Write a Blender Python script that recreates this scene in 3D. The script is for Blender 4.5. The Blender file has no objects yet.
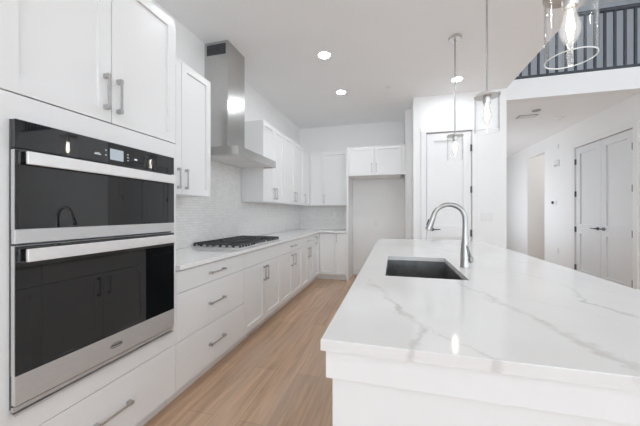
import bpy, bmesh, math, random
from mathutils import Vector, Matrix
random.seed(4)
C = bpy.context.scene.collection
sc = bpy.context.scene

# ------------------------------------------------------------------ camera, world, light, exposure
cam_d = bpy.data.cameras.new('camera')
cam_d.sensor_width = 36.0
cam_d.lens = 278.85 / 640 * 36
cam_d.clip_start = 0.05
cam = bpy.data.objects.new('camera', cam_d)
cam.location = (0, 0, 1.25)
cam.rotation_euler = (math.pi / 2, 0, 0.257824)
C.objects.link(cam)
sc.camera = cam

sc.view_settings.view_transform = 'Standard'
sc.view_settings.look = 'None'
sc.view_settings.gamma = 1.0
sc.view_settings.use_curve_mapping = False
sc.view_settings.exposure = 1.24
sc.cycles.max_bounces = 14
sc.cycles.diffuse_bounces = 10
sc.cycles.glossy_bounces = 6
sc.cycles.transparent_max_bounces = 16

world = bpy.data.worlds.new('overcast_sky')
world.use_nodes = True
sc.world = world
wb = world.node_tree.nodes['Background']
wb.inputs['Color'].default_value = (0.86, 0.93, 1.0, 1)
wb.inputs['Strength'].default_value = 0.8


def area(name, loc, rot, sx, sy, power, color):
    l = bpy.data.lights.new(name, 'AREA')
    l.shape = 'RECTANGLE'
    l.size, l.size_y, l.energy, l.color = sx, sy, power, color
    o = bpy.data.objects.new(name, l)
    o.location, o.rotation_euler = loc, rot
    C.objects.link(o)
    return o


hl = bpy.data.lights.new('hall_lamp_light', 'POINT')
hl.energy, hl.color, hl.shadow_soft_size = 2.5, (1.0, 0.93, 0.88), 0.12
hlo = bpy.data.objects.new('hall_lamp_light', hl)
hlo.location = (4.3, 7.5, 2.55)
C.objects.link(hlo)

HP = math.pi / 2
# daylight coming in at the windows behind the camera and in the great room, plus an added foyer fill
area('daylight_rear_kitchen', (-0.3, -4.35, 1.65), (HP + 1.1, 0, 0), 2.4, 1.9, 42, (0.82, 0.91, 1.0))
area('daylight_rear_great_room', (3.9, -4.35, 2.4), (HP + 0.15, 0, 0), 3.4, 3.8, 36, (0.78, 0.89, 1.0))
area('daylight_side_great_room', (5.85, 0.2, 2.6), (HP + 0.1, 0, HP), 6.0, 4.2, 10, (0.80, 0.90, 1.0))
area('foyer_fill', (1.64, 7.6, 1.3), (HP + 0.85, 0, -HP), 3.2, 1.8, 8, (0.82, 0.91, 1.0))  # fill from an unseen spot, added to light the foyer wall evenly

# ------------------------------------------------------------------ materials
def mat(name):
    m = bpy.data.materials.new(name)
    m.use_nodes = True
    nt = m.node_tree
    return m, nt, nt.nodes['Principled BSDF']


def N(nt, typ, **kw):
    n = nt.nodes.new(typ)
    for k, v in kw.items():
        setattr(n, k, v)
    return n


def noisy(name, col, rough=0.5, amt=0.03, scale=6, metallic=0.0, bump=0.0, bscale=200, stretch=None, spec=None):
    """plain material with a slight procedural variation"""
    m, nt, b = mat(name)
    tc = N(nt, 'ShaderNodeTexCoord')
    mp = N(nt, 'ShaderNodeMapping')
    if stretch:
        mp.inputs['Scale'].default_value = stretch
    nt.links.new(tc.outputs['Object'], mp.inputs['Vector'])
    no = N(nt, 'ShaderNodeTexNoise')
    no.inputs['Scale'].default_value = scale
    no.inputs['Detail'].default_value = 3
    nt.links.new(mp.outputs[0], no.inputs['Vector'])
    r = N(nt, 'ShaderNodeValToRGB')
    r.color_ramp.elements[0].position = 0.3
    r.color_ramp.elements[1].position = 0.7
    r.color_ramp.elements[0].color = tuple(max(0, c - amt) for c in col) + (1,)
    r.color_ramp.elements[1].color = tuple(min(1, c + amt) for c in col) + (1,)
    nt.links.new(no.outputs['Fac'], r.inputs[0])
    nt.links.new(r.outputs[0], b.inputs['Base Color'])
    b.inputs['Roughness'].default_value = rough
    b.inputs['Metallic'].default_value = metallic
    if spec is not None:
        b.inputs['Specular IOR Level'].default_value = spec
    if bump:
        n2 = N(nt, 'ShaderNodeTexNoise')
        n2.inputs['Scale'].default_value = bscale
        nt.links.new(mp.outputs[0], n2.inputs['Vector'])
        bp = N(nt, 'ShaderNodeBump')
        bp.inputs['Strength'].default_value = bump
        bp.inputs['Distance'].default_value = 0.002
        nt.links.new(n2.outputs['Fac'], bp.inputs['Height'])
        nt.links.new(bp.outputs[0], b.inputs['Normal'])
    return m


M_wall = noisy('wall_paint', (0.86, 0.86, 0.855), 0.7, 0.006, 3, bump=0.08, bscale=120)
M_ceil = noisy('ceiling_paint', (0.88, 0.885, 0.89), 0.85, 0.006, 3, bump=0.08, bscale=120)
M_cab = noisy('cabinet_paint', (0.83, 0.83, 0.827), 0.38, 0.006, 4)
M_loft_shade = noisy('loft_wall_shaded', (0.56, 0.59, 0.63), 0.7, 0.006, 3)  # the loft's shade is put into this darker blue-grey wall colour
M_trim = noisy('trim_paint', (0.83, 0.83, 0.83), 0.4, 0.005, 4)
M_doorpaint = noisy('door_paint', (0.76, 0.77, 0.78), 0.42, 0.006, 4)
M_nickel = noisy('satin_nickel', (0.58, 0.57, 0.555), 0.34, 0.03, 30, metallic=1.0)
M_faucet = noisy('faucet_nickel', (0.46, 0.455, 0.445), 0.28, 0.02, 30, metallic=1.0)
M_pull = noisy('brushed_nickel_pull', (0.52, 0.515, 0.51), 0.33, 0.03, 30, metallic=1.0)
M_steel = noisy('brushed_steel', (0.54, 0.535, 0.525), 0.24, 0.04, 40, metallic=1.0, stretch=(1, 1, 14))
M_steelh = noisy('brushed_steel_horizontal', (0.66, 0.66, 0.66), 0.45, 0.03, 30, metallic=0.7, stretch=(1, 1, 14))
M_filter = noisy('filter_aluminium', (0.82, 0.82, 0.81), 0.45, 0.03, 30, metallic=0.35)
M_sink = noisy('sink_steel', (0.30, 0.30, 0.295), 0.33, 0.05, 14, metallic=1.0, stretch=(1, 6, 1))
M_hbar = noisy('handle_steel', (0.90, 0.895, 0.89), 0.42, 0.015, 30, metallic=0.7)
M_dark = noisy('dark_metal', (0.05, 0.052, 0.055), 0.4, 0.01, 20, metallic=0.6)
M_lever = noisy('dark_nickel_lever', (0.13, 0.13, 0.135), 0.3, 0.02, 20, metallic=0.9)
M_black = noisy('black_enamel', (0.015, 0.015, 0.016), 0.35, 0.004, 20)
M_iron = noisy('cast_iron', (0.05, 0.05, 0.052), 0.38, 0.01, 60, bump=0.3)
M_rail = noisy('railing_metal', (0.065, 0.072, 0.085), 0.45, 0.01, 20, metallic=0.3)
M_plast = noisy('white_plastic', (0.8, 0.8, 0.79), 0.4, 0.005, 10)
M_grey = noisy('grey_plastic', (0.30, 0.30, 0.30), 0.5, 0.02, 10)
M_ovside = noisy('oven_side_metal', (0.12, 0.125, 0.13), 0.35, 0.02, 20, metallic=0.8)


def glossy_black(name, tint, rough):
    m = noisy(name, tint, rough, 0.002, 5)
    b = m.node_tree.nodes['Principled BSDF']
    b.inputs['IOR'].default_value = 1.72
    b.inputs['Coat Weight'].default_value = 0.0
    b.inputs['Coat Roughness'].default_value = 0.01
    return m


M_bglass = glossy_black('black_oven_glass', (0.006, 0.007, 0.008), 0.015)
M_bpanel = glossy_black('black_panel_glass', (0.012, 0.013, 0.015), 0.03)


def emis(name, col, strength, mixclear=0.0):
    m, nt, b = mat(name)
    nt.nodes.remove(b)
    out = nt.nodes['Material Output']
    e = N(nt, 'ShaderNodeEmission')
    e.inputs['Color'].default_value = col + (1,)
    e.inputs['Strength'].default_value = strength
    if mixclear:
        t = N(nt, 'ShaderNodeBsdfTransparent')
        mx = N(nt, 'ShaderNodeMixShader')
        lw = N(nt, 'ShaderNodeLayerWeight')
        lw.inputs['Blend'].default_value = 0.35
        mr = N(nt, 'ShaderNodeMapRange')
        mr.inputs['From Min'].default_value = 0
        mr.inputs['From Max'].default_value = 0.75
        mr.inputs['To Min'].default_value = mixclear
        mr.inputs['To Max'].default_value = 0.02
        nt.links.new(lw.outputs['Facing'], mr.inputs['Value'])
        nt.links.new(mr.outputs[0], mx.inputs[0])
        nt.links.new(t.outputs[0], mx.inputs[1])
        nt.links.new(e.outputs[0], mx.inputs[2])
        nt.links.new(mx.outputs[0], out.inputs[0])
    else:
        nt.links.new(e.outputs[0], out.inputs[0])
    return m


M_can = emis('recessed_light_glow', (0.91, 0.96, 1.0), 55)
M_fil = emis('filament_glow', (1.0, 0.92, 0.80), 40)
M_bulb = emis('lit_bulb_glass', (1.0, 0.97, 0.92), 0.45, 0.5)
M_disp = emis('oven_display', (0.50, 0.56, 0.62), 0.40)
M_mark = emis('panel_mark', (0.7, 0.75, 0.8), 0.5)


def clear_glass():
    m, nt, b = mat('clear_glass')
    nt.nodes.remove(b)
    out = nt.nodes['Material Output']
    t = N(nt, 'ShaderNodeBsdfTransparent')
    t.inputs['Color'].default_value = (0.997, 0.998, 0.998, 1)
    g = N(nt, 'ShaderNodeBsdfGlossy')
    g.inputs['Roughness'].default_value = 0.02
    lw = N(nt, 'ShaderNodeLayerWeight')
    lw.inputs['Blend'].default_value = 0.5
    p = N(nt, 'ShaderNodeMath', operation='POWER')
    p.inputs[1].default_value = 4.0
    nt.links.new(lw.outputs['Facing'], p.inputs[0])
    mr = N(nt, 'ShaderNodeMapRange')
    mr.inputs['To Min'].default_value = 0.015
    mr.inputs['To Max'].default_value = 0.95
    nt.links.new(p.outputs[0], mr.inputs['Value'])
    mx = N(nt, 'ShaderNodeMixShader')
    nt.links.new(mr.outputs[0], mx.inputs[0])
    nt.links.new(t.outputs[0], mx.inputs[1])
    nt.links.new(g.outputs[0], mx.inputs[2])
    nt.links.new(mx.outputs[0], out.inputs[0])
    return m


M_glass = clear_glass()
M_rim = noisy('polished_glass_edge', (0.85, 0.87, 0.87), 0.12, 0.01, 30)


def wood_floor():
    m, nt, b = mat('plank_floor')
    L = nt.links.new
    geo = N(nt, 'ShaderNodeNewGeometry')
    mp = N(nt, 'ShaderNodeMapping')
    mp.inputs['Rotation'].default_value = (0, 0, math.pi / 2)
    L(geo.outputs['Position'], mp.inputs['Vector'])
    br = N(nt, 'ShaderNodeTexBrick')
    br.offset = 0.37
    br.inputs['Scale'].default_value = 1.0
    br.inputs['Brick Width'].default_value = 1.5
    br.inputs['Row Height'].default_value = 0.18
    br.inputs['Mortar Size'].default_value = 0.0018
    br.inputs['Mortar Smooth'].default_value = 0.3
    br.inputs['Bias'].default_value = 0.0
    br.inputs['Color1'].default_value = (0.64, 0.435, 0.295, 1)
    br.inputs['Color2'].default_value = (0.51, 0.345, 0.235, 1)
    br.inputs['Mortar'].default_value = (0.36, 0.24, 0.165, 1)
    L(mp.outputs[0], br.inputs['Vector'])
    # long grain
    mg = N(nt, 'ShaderNodeMapping')
    mg.inputs['Scale'].default_value = (14, 0.9, 1)
    L(geo.outputs['Position'], mg.inputs['Vector'])
    ng = N(nt, 'ShaderNodeTexNoise')
    ng.inputs['Scale'].default_value = 1.6
    ng.inputs['Detail'].default_value = 7
    ng.inputs['Roughness'].default_value = 0.62
    ng.inputs['Distortion'].default_value = 0.5
    L(mg.outputs[0], ng.inputs['Vector'])
    rg = N(nt, 'ShaderNodeValToRGB')
    rg.color_ramp.elements[0].position = 0.3
    rg.color_ramp.elements[0].color = (0.70, 0.69, 0.68, 1)
    rg.color_ramp.elements[1].position = 0.72
    rg.color_ramp.elements[1].color = (1.14, 1.14, 1.13, 1)
    L(ng.outputs['Fac'], rg.inputs[0])
    mul = N(nt, 'ShaderNodeMix', data_type='RGBA', blend_type='MULTIPLY')
    mul.inputs[0].default_value = 1.0
    L(br.outputs['Color'], mul.inputs[6])
    L(rg.outputs[0], mul.inputs[7])
    # soft grey patches
    n3 = N(nt, 'ShaderNodeTexNoise')
    n3.inputs['Scale'].default_value = 1.1
    mg2 = N(nt, 'ShaderNodeMapping')
    mg2.inputs['Scale'].default_value = (4, 0.7, 1)
    L(geo.outputs['Position'], mg2.inputs['Vector'])
    L(mg2.outputs[0], n3.inputs['Vector'])
    mr = N(nt, 'ShaderNodeMapRange')
    mr.inputs['From Min'].default_value = 0.45
    mr.inputs['From Max'].default_value = 0.75
    mr.inputs['To Max'].default_value = 0.55
    L(n3.outputs['Fac'], mr.inputs['Value'])
    m2 = N(nt, 'ShaderNodeMix', data_type='RGBA')
    L(mr.outputs[0], m2.inputs[0])
    L(mul.outputs[2], m2.inputs[6])
    m2.inputs[7].default_value = (0.56, 0.435, 0.345, 1)
    L(m2.outputs[2], b.inputs['Base Color'])
    b.inputs['Roughness'].default_value = 0.42
    bp = N(nt, 'ShaderNodeBump')
    bp.inputs['Strength'].default_value = 0.12
    bp.inputs['Distance'].default_value = 0.002
    L(ng.outputs['Fac'], bp.inputs['Height'])
    L(bp.outputs[0], b.inputs['Normal'])
    return m


M_floor = wood_floor()

VEINS = [  # (x0, y0, x1, y1, half width, strength)
    (-0.13, 1.46, -0.034, 1.19, 0.006, 0.8), (-0.034, 1.19, 0.015, 1.036, 0.009, 1.0), (0.015, 1.036, 0.074, 0.828, 0.011, 1.0),
    (0.074, 0.828, 0.03, 0.66, 0.010, 1.0),
    (0.10, 2.05, 0.29, 1.483, 0.005, 0.5), (0.29, 1.483, 0.327, 1.363, 0.007, 0.8), (0.327, 1.363, 0.452, 0.97, 0.012, 1.0),
    (0.452, 0.97, 0.514, 0.757, 0.013, 1.0), (0.514, 0.757, 0.54, 0.60, 0.012, 0.9),
    (0.778, 1.534, 0.703, 1.275, 0.009, 0.8), (0.703, 1.275, 0.771, 1.136, 0.009, 0.9), (0.771, 1.136, 0.86, 0.72, 0.008, 0.7),
    (0.0, 0.97, 0.124, 0.828, 0.004, 0.5), (0.124, 0.828, 0.209, 0.738, 0.005, 0.8), (0.209, 0.738, 0.25, 0.66, 0.008, 0.9),
    (0.62, 1.90, 0.72, 1.68, 0.006, 0.6), (0.72, 1.68, 0.95, 1.40, 0.006, 0.5),
    (0.05, 3.2, 0.55, 2.6, 0.012, 0.7), (0.55, 2.6, 0.9, 2.1, 0.010, 0.6), (0.40, 3.7, 0.75, 3.1, 0.009, 0.6),
    (0.60, 1.20, 0.80, 0.85, 0.003, 0.5), (0.327, 1.363, 0.62, 1.16, 0.003, 0.5),
]


def quartz(veined):
    m, nt, b = mat('veined_quartz' if veined else 'white_quartz')
    L = nt.links.new
    geo = N(nt, 'ShaderNodeNewGeometry')
    base = (0.80, 0.795, 0.785, 1) if veined else (0.84, 0.838, 0.83, 1)
    no = N(nt, 'ShaderNodeTexNoise')
    no.inputs['Scale'].default_value = 2.2
    no.inputs['Detail'].default_value = 5
    L(geo.outputs['Position'], no.inputs['Vector'])
    r = N(nt, 'ShaderNodeValToRGB')
    r.color_ramp.elements[0].position = 0.35
    r.color_ramp.elements[0].color = tuple(c * 0.965 for c in base[:3]) + (1,)
    r.color_ramp.elements[1].position = 0.62
    r.color_ramp.elements[1].color = base
    L(no.outputs['Fac'], r.inputs[0])
    col = r.outputs[0]
    if veined:
        # warp the position, then measure the distance to each vein's centre line
        nd = N(nt, 'ShaderNodeTexNoise')
        nd.inputs['Scale'].default_value = 6
        nd.inputs['Detail'].default_value = 7
        nd.inputs['Roughness'].default_value = 0.65
        L(geo.outputs['Position'], nd.inputs['Vector'])
        sub = N(nt, 'ShaderNodeVectorMath', operation='SUBTRACT')
        L(nd.outputs['Color'], sub.inputs[0])
        sub.inputs[1].default_value = (0.5, 0.5, 0.5)
        scl = N(nt, 'ShaderNodeVectorMath', operation='SCALE')
        scl.inputs['Scale'].default_value = 0.18
        L(sub.outputs[0], scl.inputs[0])
        add = N(nt, 'ShaderNodeVectorMath', operation='ADD')
        L(geo.outputs['Position'], add.inputs[0])
        L(scl.outputs[0], add.inputs[1])
        flat = N(nt, 'ShaderNodeVectorMath', operation='MULTIPLY')
        flat.inputs[1].default_value = (1, 1, 0)
        L(add.outputs[0], flat.inputs[0])
        acc = None
        for (x0, y0, x1, y1, w, s) in VEINS:
            bx, by = x1 - x0, y1 - y0
            ll = bx * bx + by * by
            pa = N(nt, 'ShaderNodeVectorMath', operation='SUBTRACT')
            L(flat.outputs[0], pa.inputs[0])
            pa.inputs[1].default_value = (x0, y0, 0)
            dt = N(nt, 'ShaderNodeVectorMath', operation='DOT_PRODUCT')
            L(pa.outputs[0], dt.inputs[0])
            dt.inputs[1].default_value = (bx / ll, by / ll, 0)
            cl = N(nt, 'ShaderNodeClamp')
            L(dt.outputs['Value'], cl.inputs[0])
            ba = N(nt, 'ShaderNodeVectorMath', operation='SCALE')
            ba.inputs[0].default_value = (bx, by, 0)
            L(cl.outputs[0], ba.inputs['Scale'])
            ds = N(nt, 'ShaderNodeVectorMath', operation='DISTANCE')
            L(pa.outputs[0], ds.inputs[0])
            L(ba.outputs[0], ds.inputs[1])
            mr = N(nt, 'ShaderNodeMapRange', interpolation_type='SMOOTHSTEP')
            mr.inputs['From Min'].default_value = 0.0
            mr.inputs['From Max'].default_value = w * 2.0
            mr.inputs['To Min'].default_value = s
            mr.inputs['To Max'].default_value = 0.0
            L(ds.outputs['Value'], mr.inputs['Value'])
            if acc is None:
                acc = mr.outputs[0]
            else:
                mm = N(nt, 'ShaderNodeMath', operation='MAXIMUM')
                L(acc, mm.inputs[0])
                L(mr.outputs[0], mm.inputs[1])
                acc = mm.outputs[0]
        # broken strength along the veins
        nb = N(nt, 'ShaderNodeTexNoise')
        nb.inputs['Scale'].default_value = 9
        nb.inputs['Detail'].default_value = 4
        L(geo.outputs['Position'], nb.inputs['Vector'])
        mb = N(nt, 'ShaderNodeMapRange')
        mb.inputs['From Min'].default_value = 0.35
        mb.inputs['From Max'].default_value = 0.65
        mb.inputs['To Min'].default_value = 0.2
        mb.inputs['To Max'].default_value = 0.85
        L(nb.outputs['Fac'], mb.inputs['Value'])
        ml = N(nt, 'ShaderNodeMath', operation='MULTIPLY')
        L(acc, ml.inputs[0])
        L(mb.outputs[0], ml.inputs[1])
        mx = N(nt, 'ShaderNodeMix', data_type='RGBA')
        L(ml.outputs[0], mx.inputs[0])
        L(col, mx.inputs[6])
        mx.inputs[7].default_value = (0.54, 0.53, 0.51, 1)
        col = mx.outputs[2]
    L(col, b.inputs['Base Color'])
    b.inputs['Roughness'].default_value = 0.10
    b.inputs['Specular IOR Level'].default_value = 0.5
    return m


M_quartz = quartz(True)
M_quartzw = quartz(False)


def tile():
    m, nt, b = mat('backsplash_tile')
    L = nt.links.new
    geo = N(nt, 'ShaderNodeNewGeometry')
    sx = N(nt, 'ShaderNodeSeparateXYZ')
    L(geo.outputs['Position'], sx.inputs[0])
    ad = N(nt, 'ShaderNodeMath', operation='ADD')
    L(sx.outputs['X'], ad.inputs[0])
    L(sx.outputs['Y'], ad.inputs[1])
    cb = N(nt, 'ShaderNodeCombineXYZ')
    L(ad.outputs[0], cb.inputs['X'])
    L(sx.outputs['Z'], cb.inputs['Y'])
    br = N(nt, 'ShaderNodeTexBrick')
    br.offset = 0.5
    br.inputs['Scale'].default_value = 1.0
    br.inputs['Brick Width'].default_value = 0.05
    br.inputs['Row Height'].default_value = 0.026
    br.inputs['Mortar Size'].default_value = 0.0018
    br.inputs['Color1'].default_value = (0.86, 0.85, 0.835, 1)
    br.inputs['Color2'].default_value = (0.79, 0.78, 0.765, 1)
    br.inputs['Mortar'].default_value = (0.70, 0.69, 0.675, 1)
    L(cb.outputs[0], br.inputs['Vector'])
    L(br.outputs['Color'], b.inputs['Base Color'])
    b.inputs['Roughness'].default_value = 0.22
    bp = N(nt, 'ShaderNodeBump')
    bp.inputs['Strength'].default_value = 0.15
    bp.inputs['Distance'].default_value = 0.002
    bp.invert = True
    L(br.outputs['Fac'], bp.inputs['Height'])
    L(bp.outputs[0], b.inputs['Normal'])
    return m


M_tile = tile()

# ------------------------------------------------------------------ helpers
class Frame:
    """a face plane: u along the run, v up, n out of the face"""
    def __init__(s, o, u, n):
        s.o, s.u, s.n, s.v = Vector(o), Vector(u), Vector(n), Vector((0, 0, 1))

    def p(s, u, v, n):
        return s.o + s.u * u + s.v * v + s.n * n


WORLD = Frame((0, 0, 0), (1, 0, 0), (0, 1, 0))      # p(x, z, y)


class MB:
    def __init__(s):
        s.bm = bmesh.new()

    def box(s, x0, x1, y0, y1, z0, z1, bev=0.0):
        return s.fbox(WORLD, x0, x1, z0, z1, y0, y1, bev)

    def fbox(s, f, u0, u1, v0, v1, n0, n1, bev=0.0):
        vs = [s.bm.verts.new(f.p(u, v, n)) for u in (u0, u1) for v in (v0, v1) for n in (n0, n1)]
        fs = [s.bm.faces.new([vs[i] for i in q]) for q in
              ((0, 1, 3, 2), (4, 6, 7, 5), (0, 4, 5, 1), (2, 3, 7, 6), (0, 2, 6, 4), (1, 5, 7, 3))]
        bmesh.ops.recalc_face_normals(s.bm, faces=fs)
        if bev:
            es = list({e for q in fs for e in q.edges})
            bmesh.ops.bevel(s.bm, geom=es, offset=bev, segments=2, affect='EDGES', profile=0.5)
        return s

    def tube(s, pts, rad, seg=16, cap=True):
        pts = [Vector(p) for p in pts]
        if not isinstance(rad, (list, tuple)):
            rad = [rad] * len(pts)
        rings = []
        prev = None
        for i, p in enumerate(pts):
            d = (pts[min(i + 1, len(pts) - 1)] - pts[max(i - 1, 0)]).normalized()
            if prev is None:
                a = d.orthogonal().normalized()
            else:
                a = (prev - d * prev.dot(d)).normalized()
            prev = a
            b = d.cross(a)
            rings.append([s.bm.verts.new(p + (a * math.cos(t) + b * math.sin(t)) * rad[i])
                          for t in [2 * math.pi * k / seg for k in range(seg)]])
        fs = []
        for r0, r1 in zip(rings, rings[1:]):
            for k in range(seg):
                fs.append(s.bm.faces.new((r0[k], r0[(k + 1) % seg], r1[(k + 1) % seg], r1[k])))
        if cap:
            fs.append(s.bm.faces.new(list(reversed(rings[0]))))
            fs.append(s.bm.faces.new(rings[-1]))
        bmesh.ops.recalc_face_normals(s.bm, faces=fs)
        return s

    def cyl(s, p0, p1, r, seg=20):
        return s.tube([p0, p1], r, seg)

    def lathe(s, prof, c, seg=32, closed=False):
        """prof: (radius, z) pairs round the vertical through c"""
        c = Vector(c)
        rings = []
        for r, z in prof:
            if r < 1e-6:
                rings.append([s.bm.verts.new(c + Vector((0, 0, z)))])
            else:
                rings.append([s.bm.verts.new(c + Vector((r * math.cos(2 * math.pi * k / seg), r * math.sin(2 * math.pi * k / seg), z))) for k in range(seg)])
        fs = []
        prs = list(zip(rings, rings[1:]))
        if closed:
            prs.append((rings[-1], rings[0]))
        for a, b in prs:
            for k in range(seg):
                k2 = (k + 1) % seg
                q = [a[k % len(a)], a[k2 % len(a)], b[k2 % len(b)], b[k % len(b)]]
                u = []
                for v in q:
                    if v not in u:
                        u.append(v)
                if len(u) > 2:
                    fs.append(s.bm.faces.new(u))
        bmesh.ops.recalc_face_normals(s.bm, faces=fs)
        return s

    def prism(s, poly, f, n0, n1):
        """poly of (u, v) in frame f, from n0 to n1"""
        a = [s.bm.verts.new(f.p(u, v, n0)) for u, v in poly]
        b = [s.bm.verts.new(f.p(u, v, n1)) for u, v in poly]
        fs = [s.bm.faces.new(a), s.bm.faces.new(list(reversed(b)))]
        for i in range(len(poly)):
            j = (i + 1) % len(poly)
            fs.append(s.bm.faces.new((a[i], b[i], b[j], a[j])))
        bmesh.ops.recalc_face_normals(s.bm, faces=fs)
        return s

    def shaker(s, f, u0, u1, v0, v1, t=0.02, rail=0.058, rec=0.014, n0=0.002):
        s.fbox(f, u0, u0 + rail, v0, v1, n0, t)
        s.fbox(f, u1 - rail, u1, v0, v1, n0, t)
        s.fbox(f, u0 + rail, u1 - rail, v0, v0 + rail, n0, t)
        s.fbox(f, u0 + rail, u1 - rail, v1 - rail, v1, n0, t)
        s.fbox(f, u0 + rail, u1 - rail, v0 + rail, v1 - rail, n0, t - rec)
        return s

    def build(s, name, m, parent=None, smooth=False):
        me = bpy.data.meshes.new(name)
        s.bm.to_mesh(me)
        s.bm.free()
        me.materials.append(m)
        if smooth:
            for p in me.polygons:
                p.use_smooth = True
            me.set_sharp_from_angle(angle=math.radians(38))
        o = bpy.data.objects.new(name, me)
        C.objects.link(o)
        if parent is not None:
            o.parent = parent
            o.matrix_parent_inverse = root_matrix(parent).inverted()
        return o


def root_matrix(o):
    m = Matrix.Translation(o.location)
    return m


def tag(o, label, cat, group=None):
    o['label'], o['category'] = label, cat
    if group:
        o['group'] = group
    return o


def thing(name, label, cat, loc, group=None):
    o = bpy.data.objects.new(name, None)
    o.location = loc
    o.empty_display_size = 0.1
    C.objects.link(o)
    return tag(o, label, cat, group)


def struct(o, label=None):
    o['kind'] = 'structure'
    if label:
        o['label'] = label
    return o


def dup(root, loc, label):
    r = root.copy()
    C.objects.link(r)
    r.location = loc
    r['label'] = label
    for ch in list(root.children):
        c = ch.copy()
        C.objects.link(c)
        c.parent = r
        c.matrix_parent_inverse = ch.matrix_parent_inverse.copy()
        for g in list(ch.children):
            d = g.copy()
            C.objects.link(d)
            d.parent = c
            d.matrix_parent_inverse = g.matrix_parent_inverse.copy()
    return r


def subpart(mb, name, m, parent, smooth=False):
    """a piece of a part; parts sit untransformed under their thing, so world coordinates of the build pass through the thing"""
    o = mb.build(name, m, None, smooth)
    o.parent = parent
    return o


def pull(f, u, v, length, vertical, parent, t=0.02, m=None):
    """square bar pull with two block posts"""
    mb = MB()
    h = length / 2
    q = 0.0075
    if vertical:
        mb.fbox(f, u - 0.0042, u + 0.0042, v - h, v + h, t + 0.022, t + 0.031, 0.001)
        for sv in (-1, 1):
            c = v + sv * (h - 0.010)
            mb.fbox(f, u - q, u + q, c - 0.010, c + 0.010, t - 0.001, t + 0.030)
    else:
        mb.fbox(f, u - h, u + h, v - 0.0042, v + 0.0042, t + 0.022, t + 0.031, 0.001)
        for su in (-1, 1):
            c = u + su * (h - 0.010)
            mb.fbox(f, c - 0.010, c + 0.010, v - q, v + q, t - 0.001, t + 0.030)
    return subpart(mb, 'handle', m or M_pull, parent)


# ------------------------------------------------------------------ the setting
CZ = 3.055      # kitchen ceiling
PX, PY = 1.58, 4.585
XL, YB = -1.95, 5.68


def slab(name, boxes, m, label=None):
    mb = MB()
    for b in boxes:
        mb.box(*b)
    return struct(mb.build(name, m), label)


slab('floor', [(-2.1, 6.15, -4.65, 13.15, -0.1, 0.0)], M_floor)
slab('wall_left', [(XL - 0.12, XL, -4.5, YB + 0.12, 0, CZ)], M_wall)
slab('wall_back', [(XL, 0.20, YB, YB + 0.12, 0, CZ)], M_wall)
slab('ceiling', [(XL - 0.12, PX, -4.5, YB + 0.12, CZ, CZ + 0.14)], M_ceil)
# wall above the kitchen ceiling edge, and the high ceiling of the great room
slab('wall_upper', [(PX - 0.12, PX, -4.5, 10.0, CZ + 0.14, 5.9)], M_wall)
slab('ceiling_high', [(PX - 0.12, 6.12, -4.5, 10.0, 5.9, 6.0)], M_ceil)
# pantry box
D0, D1, DT = 0.487, 1.130, 2.485
slab('wall_pantry', [
    (0.20, 0.30, 5.085, YB + 0.12, 0, CZ), (0.30, 0.42, PY, YB + 0.12, 0, CZ),
    (0.42, D0, PY, PY + 0.12, 0, CZ), (D1, PX, PY, PY + 0.12, 0, CZ), (D0, D1, PY, PY + 0.12, DT, CZ),
    (PX - 0.12, PX, PY + 0.12, 6.7, 0, CZ), (PX - 0.12, PX, 6.7, 9.3, 0, 0.4), (PX - 0.12, PX, 6.7, 9.3, 2.6, CZ), (PX - 0.12, PX, 9.3, 13.0, 0, CZ)], M_wall)
slab('wall_pantry_rear', [(0.42, PX - 0.12, 6.2, 6.3, 0, CZ)], M_wall)
# loft floor edge spanning the opening, with the foyer ceiling under it
slab('wall_header', [(PX, 6.0, PY, PY + 0.16, 2.88, 3.165)], M_trim)
slab('ceiling_foyer', [(PX, 6.0, PY + 0.16, 13.0, 2.90, 3.165)], M_ceil)
slab('wall_loft', [(PX, 6.0, 7.6, 7.72, 3.165, 5.9)], M_loft_shade)
RX = 3.27
slab('wall_right', [
    (RX, RX + 0.12, 4.60, 4.915, 0, 2.9), (RX, RX + 0.12, 4.915, 6.225, 2.455, 2.9), (RX, RX + 0.12, 6.225, 7.32, 0, 2.9),
    (RX, RX + 0.12, 7.32, 8.14, 2.62, 2.9), (RX, RX + 0.12, 8.14, 13.0, 0, 2.9)], M_wall)
slab('wall_closet', [(RX + 0.12, 4.1, 4.80, 4.90, 0, 2.9), (4.0, 4.1, 4.90, 6.4, 0, 2.9), (RX + 0.12, 4.1, 6.4, 6.5, 0, 2.9)], M_wall)
slab('wall_great_room', [(RX + 0.12, 6.0, 4.60, 4.72, 0, 2.88)], M_wall)
slab('wall_hall', [(RX + 0.12, 5.0, 8.14, 8.26, 0, 2.9), (RX + 0.12, 5.0, 6.9, 7.02, 0, 2.9), (5.0, 5.12, 6.9, 8.26, 0, 2.9)], M_wall)
slab('wall_entry', [(PX - 0.12, RX + 0.12, 13.0, 13.12, 0, 2.9)], M_wall)
slab('wall_rear', [
    (XL, -1.5, -4.62, -4.5, 0, 5.9), (-1.5, 0.9, -4.62, -4.5, 0, 0.7), (-1.5, 0.9, -4.62, -4.5, 2.6, 5.9), (0.9, 2.2, -4.62, -4.5, 0, 5.9),
    (2.2, 5.6, -4.62, -4.5, 0, 0.5), (2.2, 5.6, -4.62, -4.5, 4.3, 5.9), (5.6, 6.12, -4.62, -4.5, 0, 5.9)], M_wall)
slab('wall_side', [
    (6.0, 6.12, -4.5, -2.8, 0, 5.9), (6.0, 6.12, -2.8, 3.2, 0, 0.5), (6.0, 6.12, -2.8, 3.2, 4.7, 5.9), (6.0, 6.12, 3.2, 10.0, 0, 5.9)], M_wall)


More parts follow.
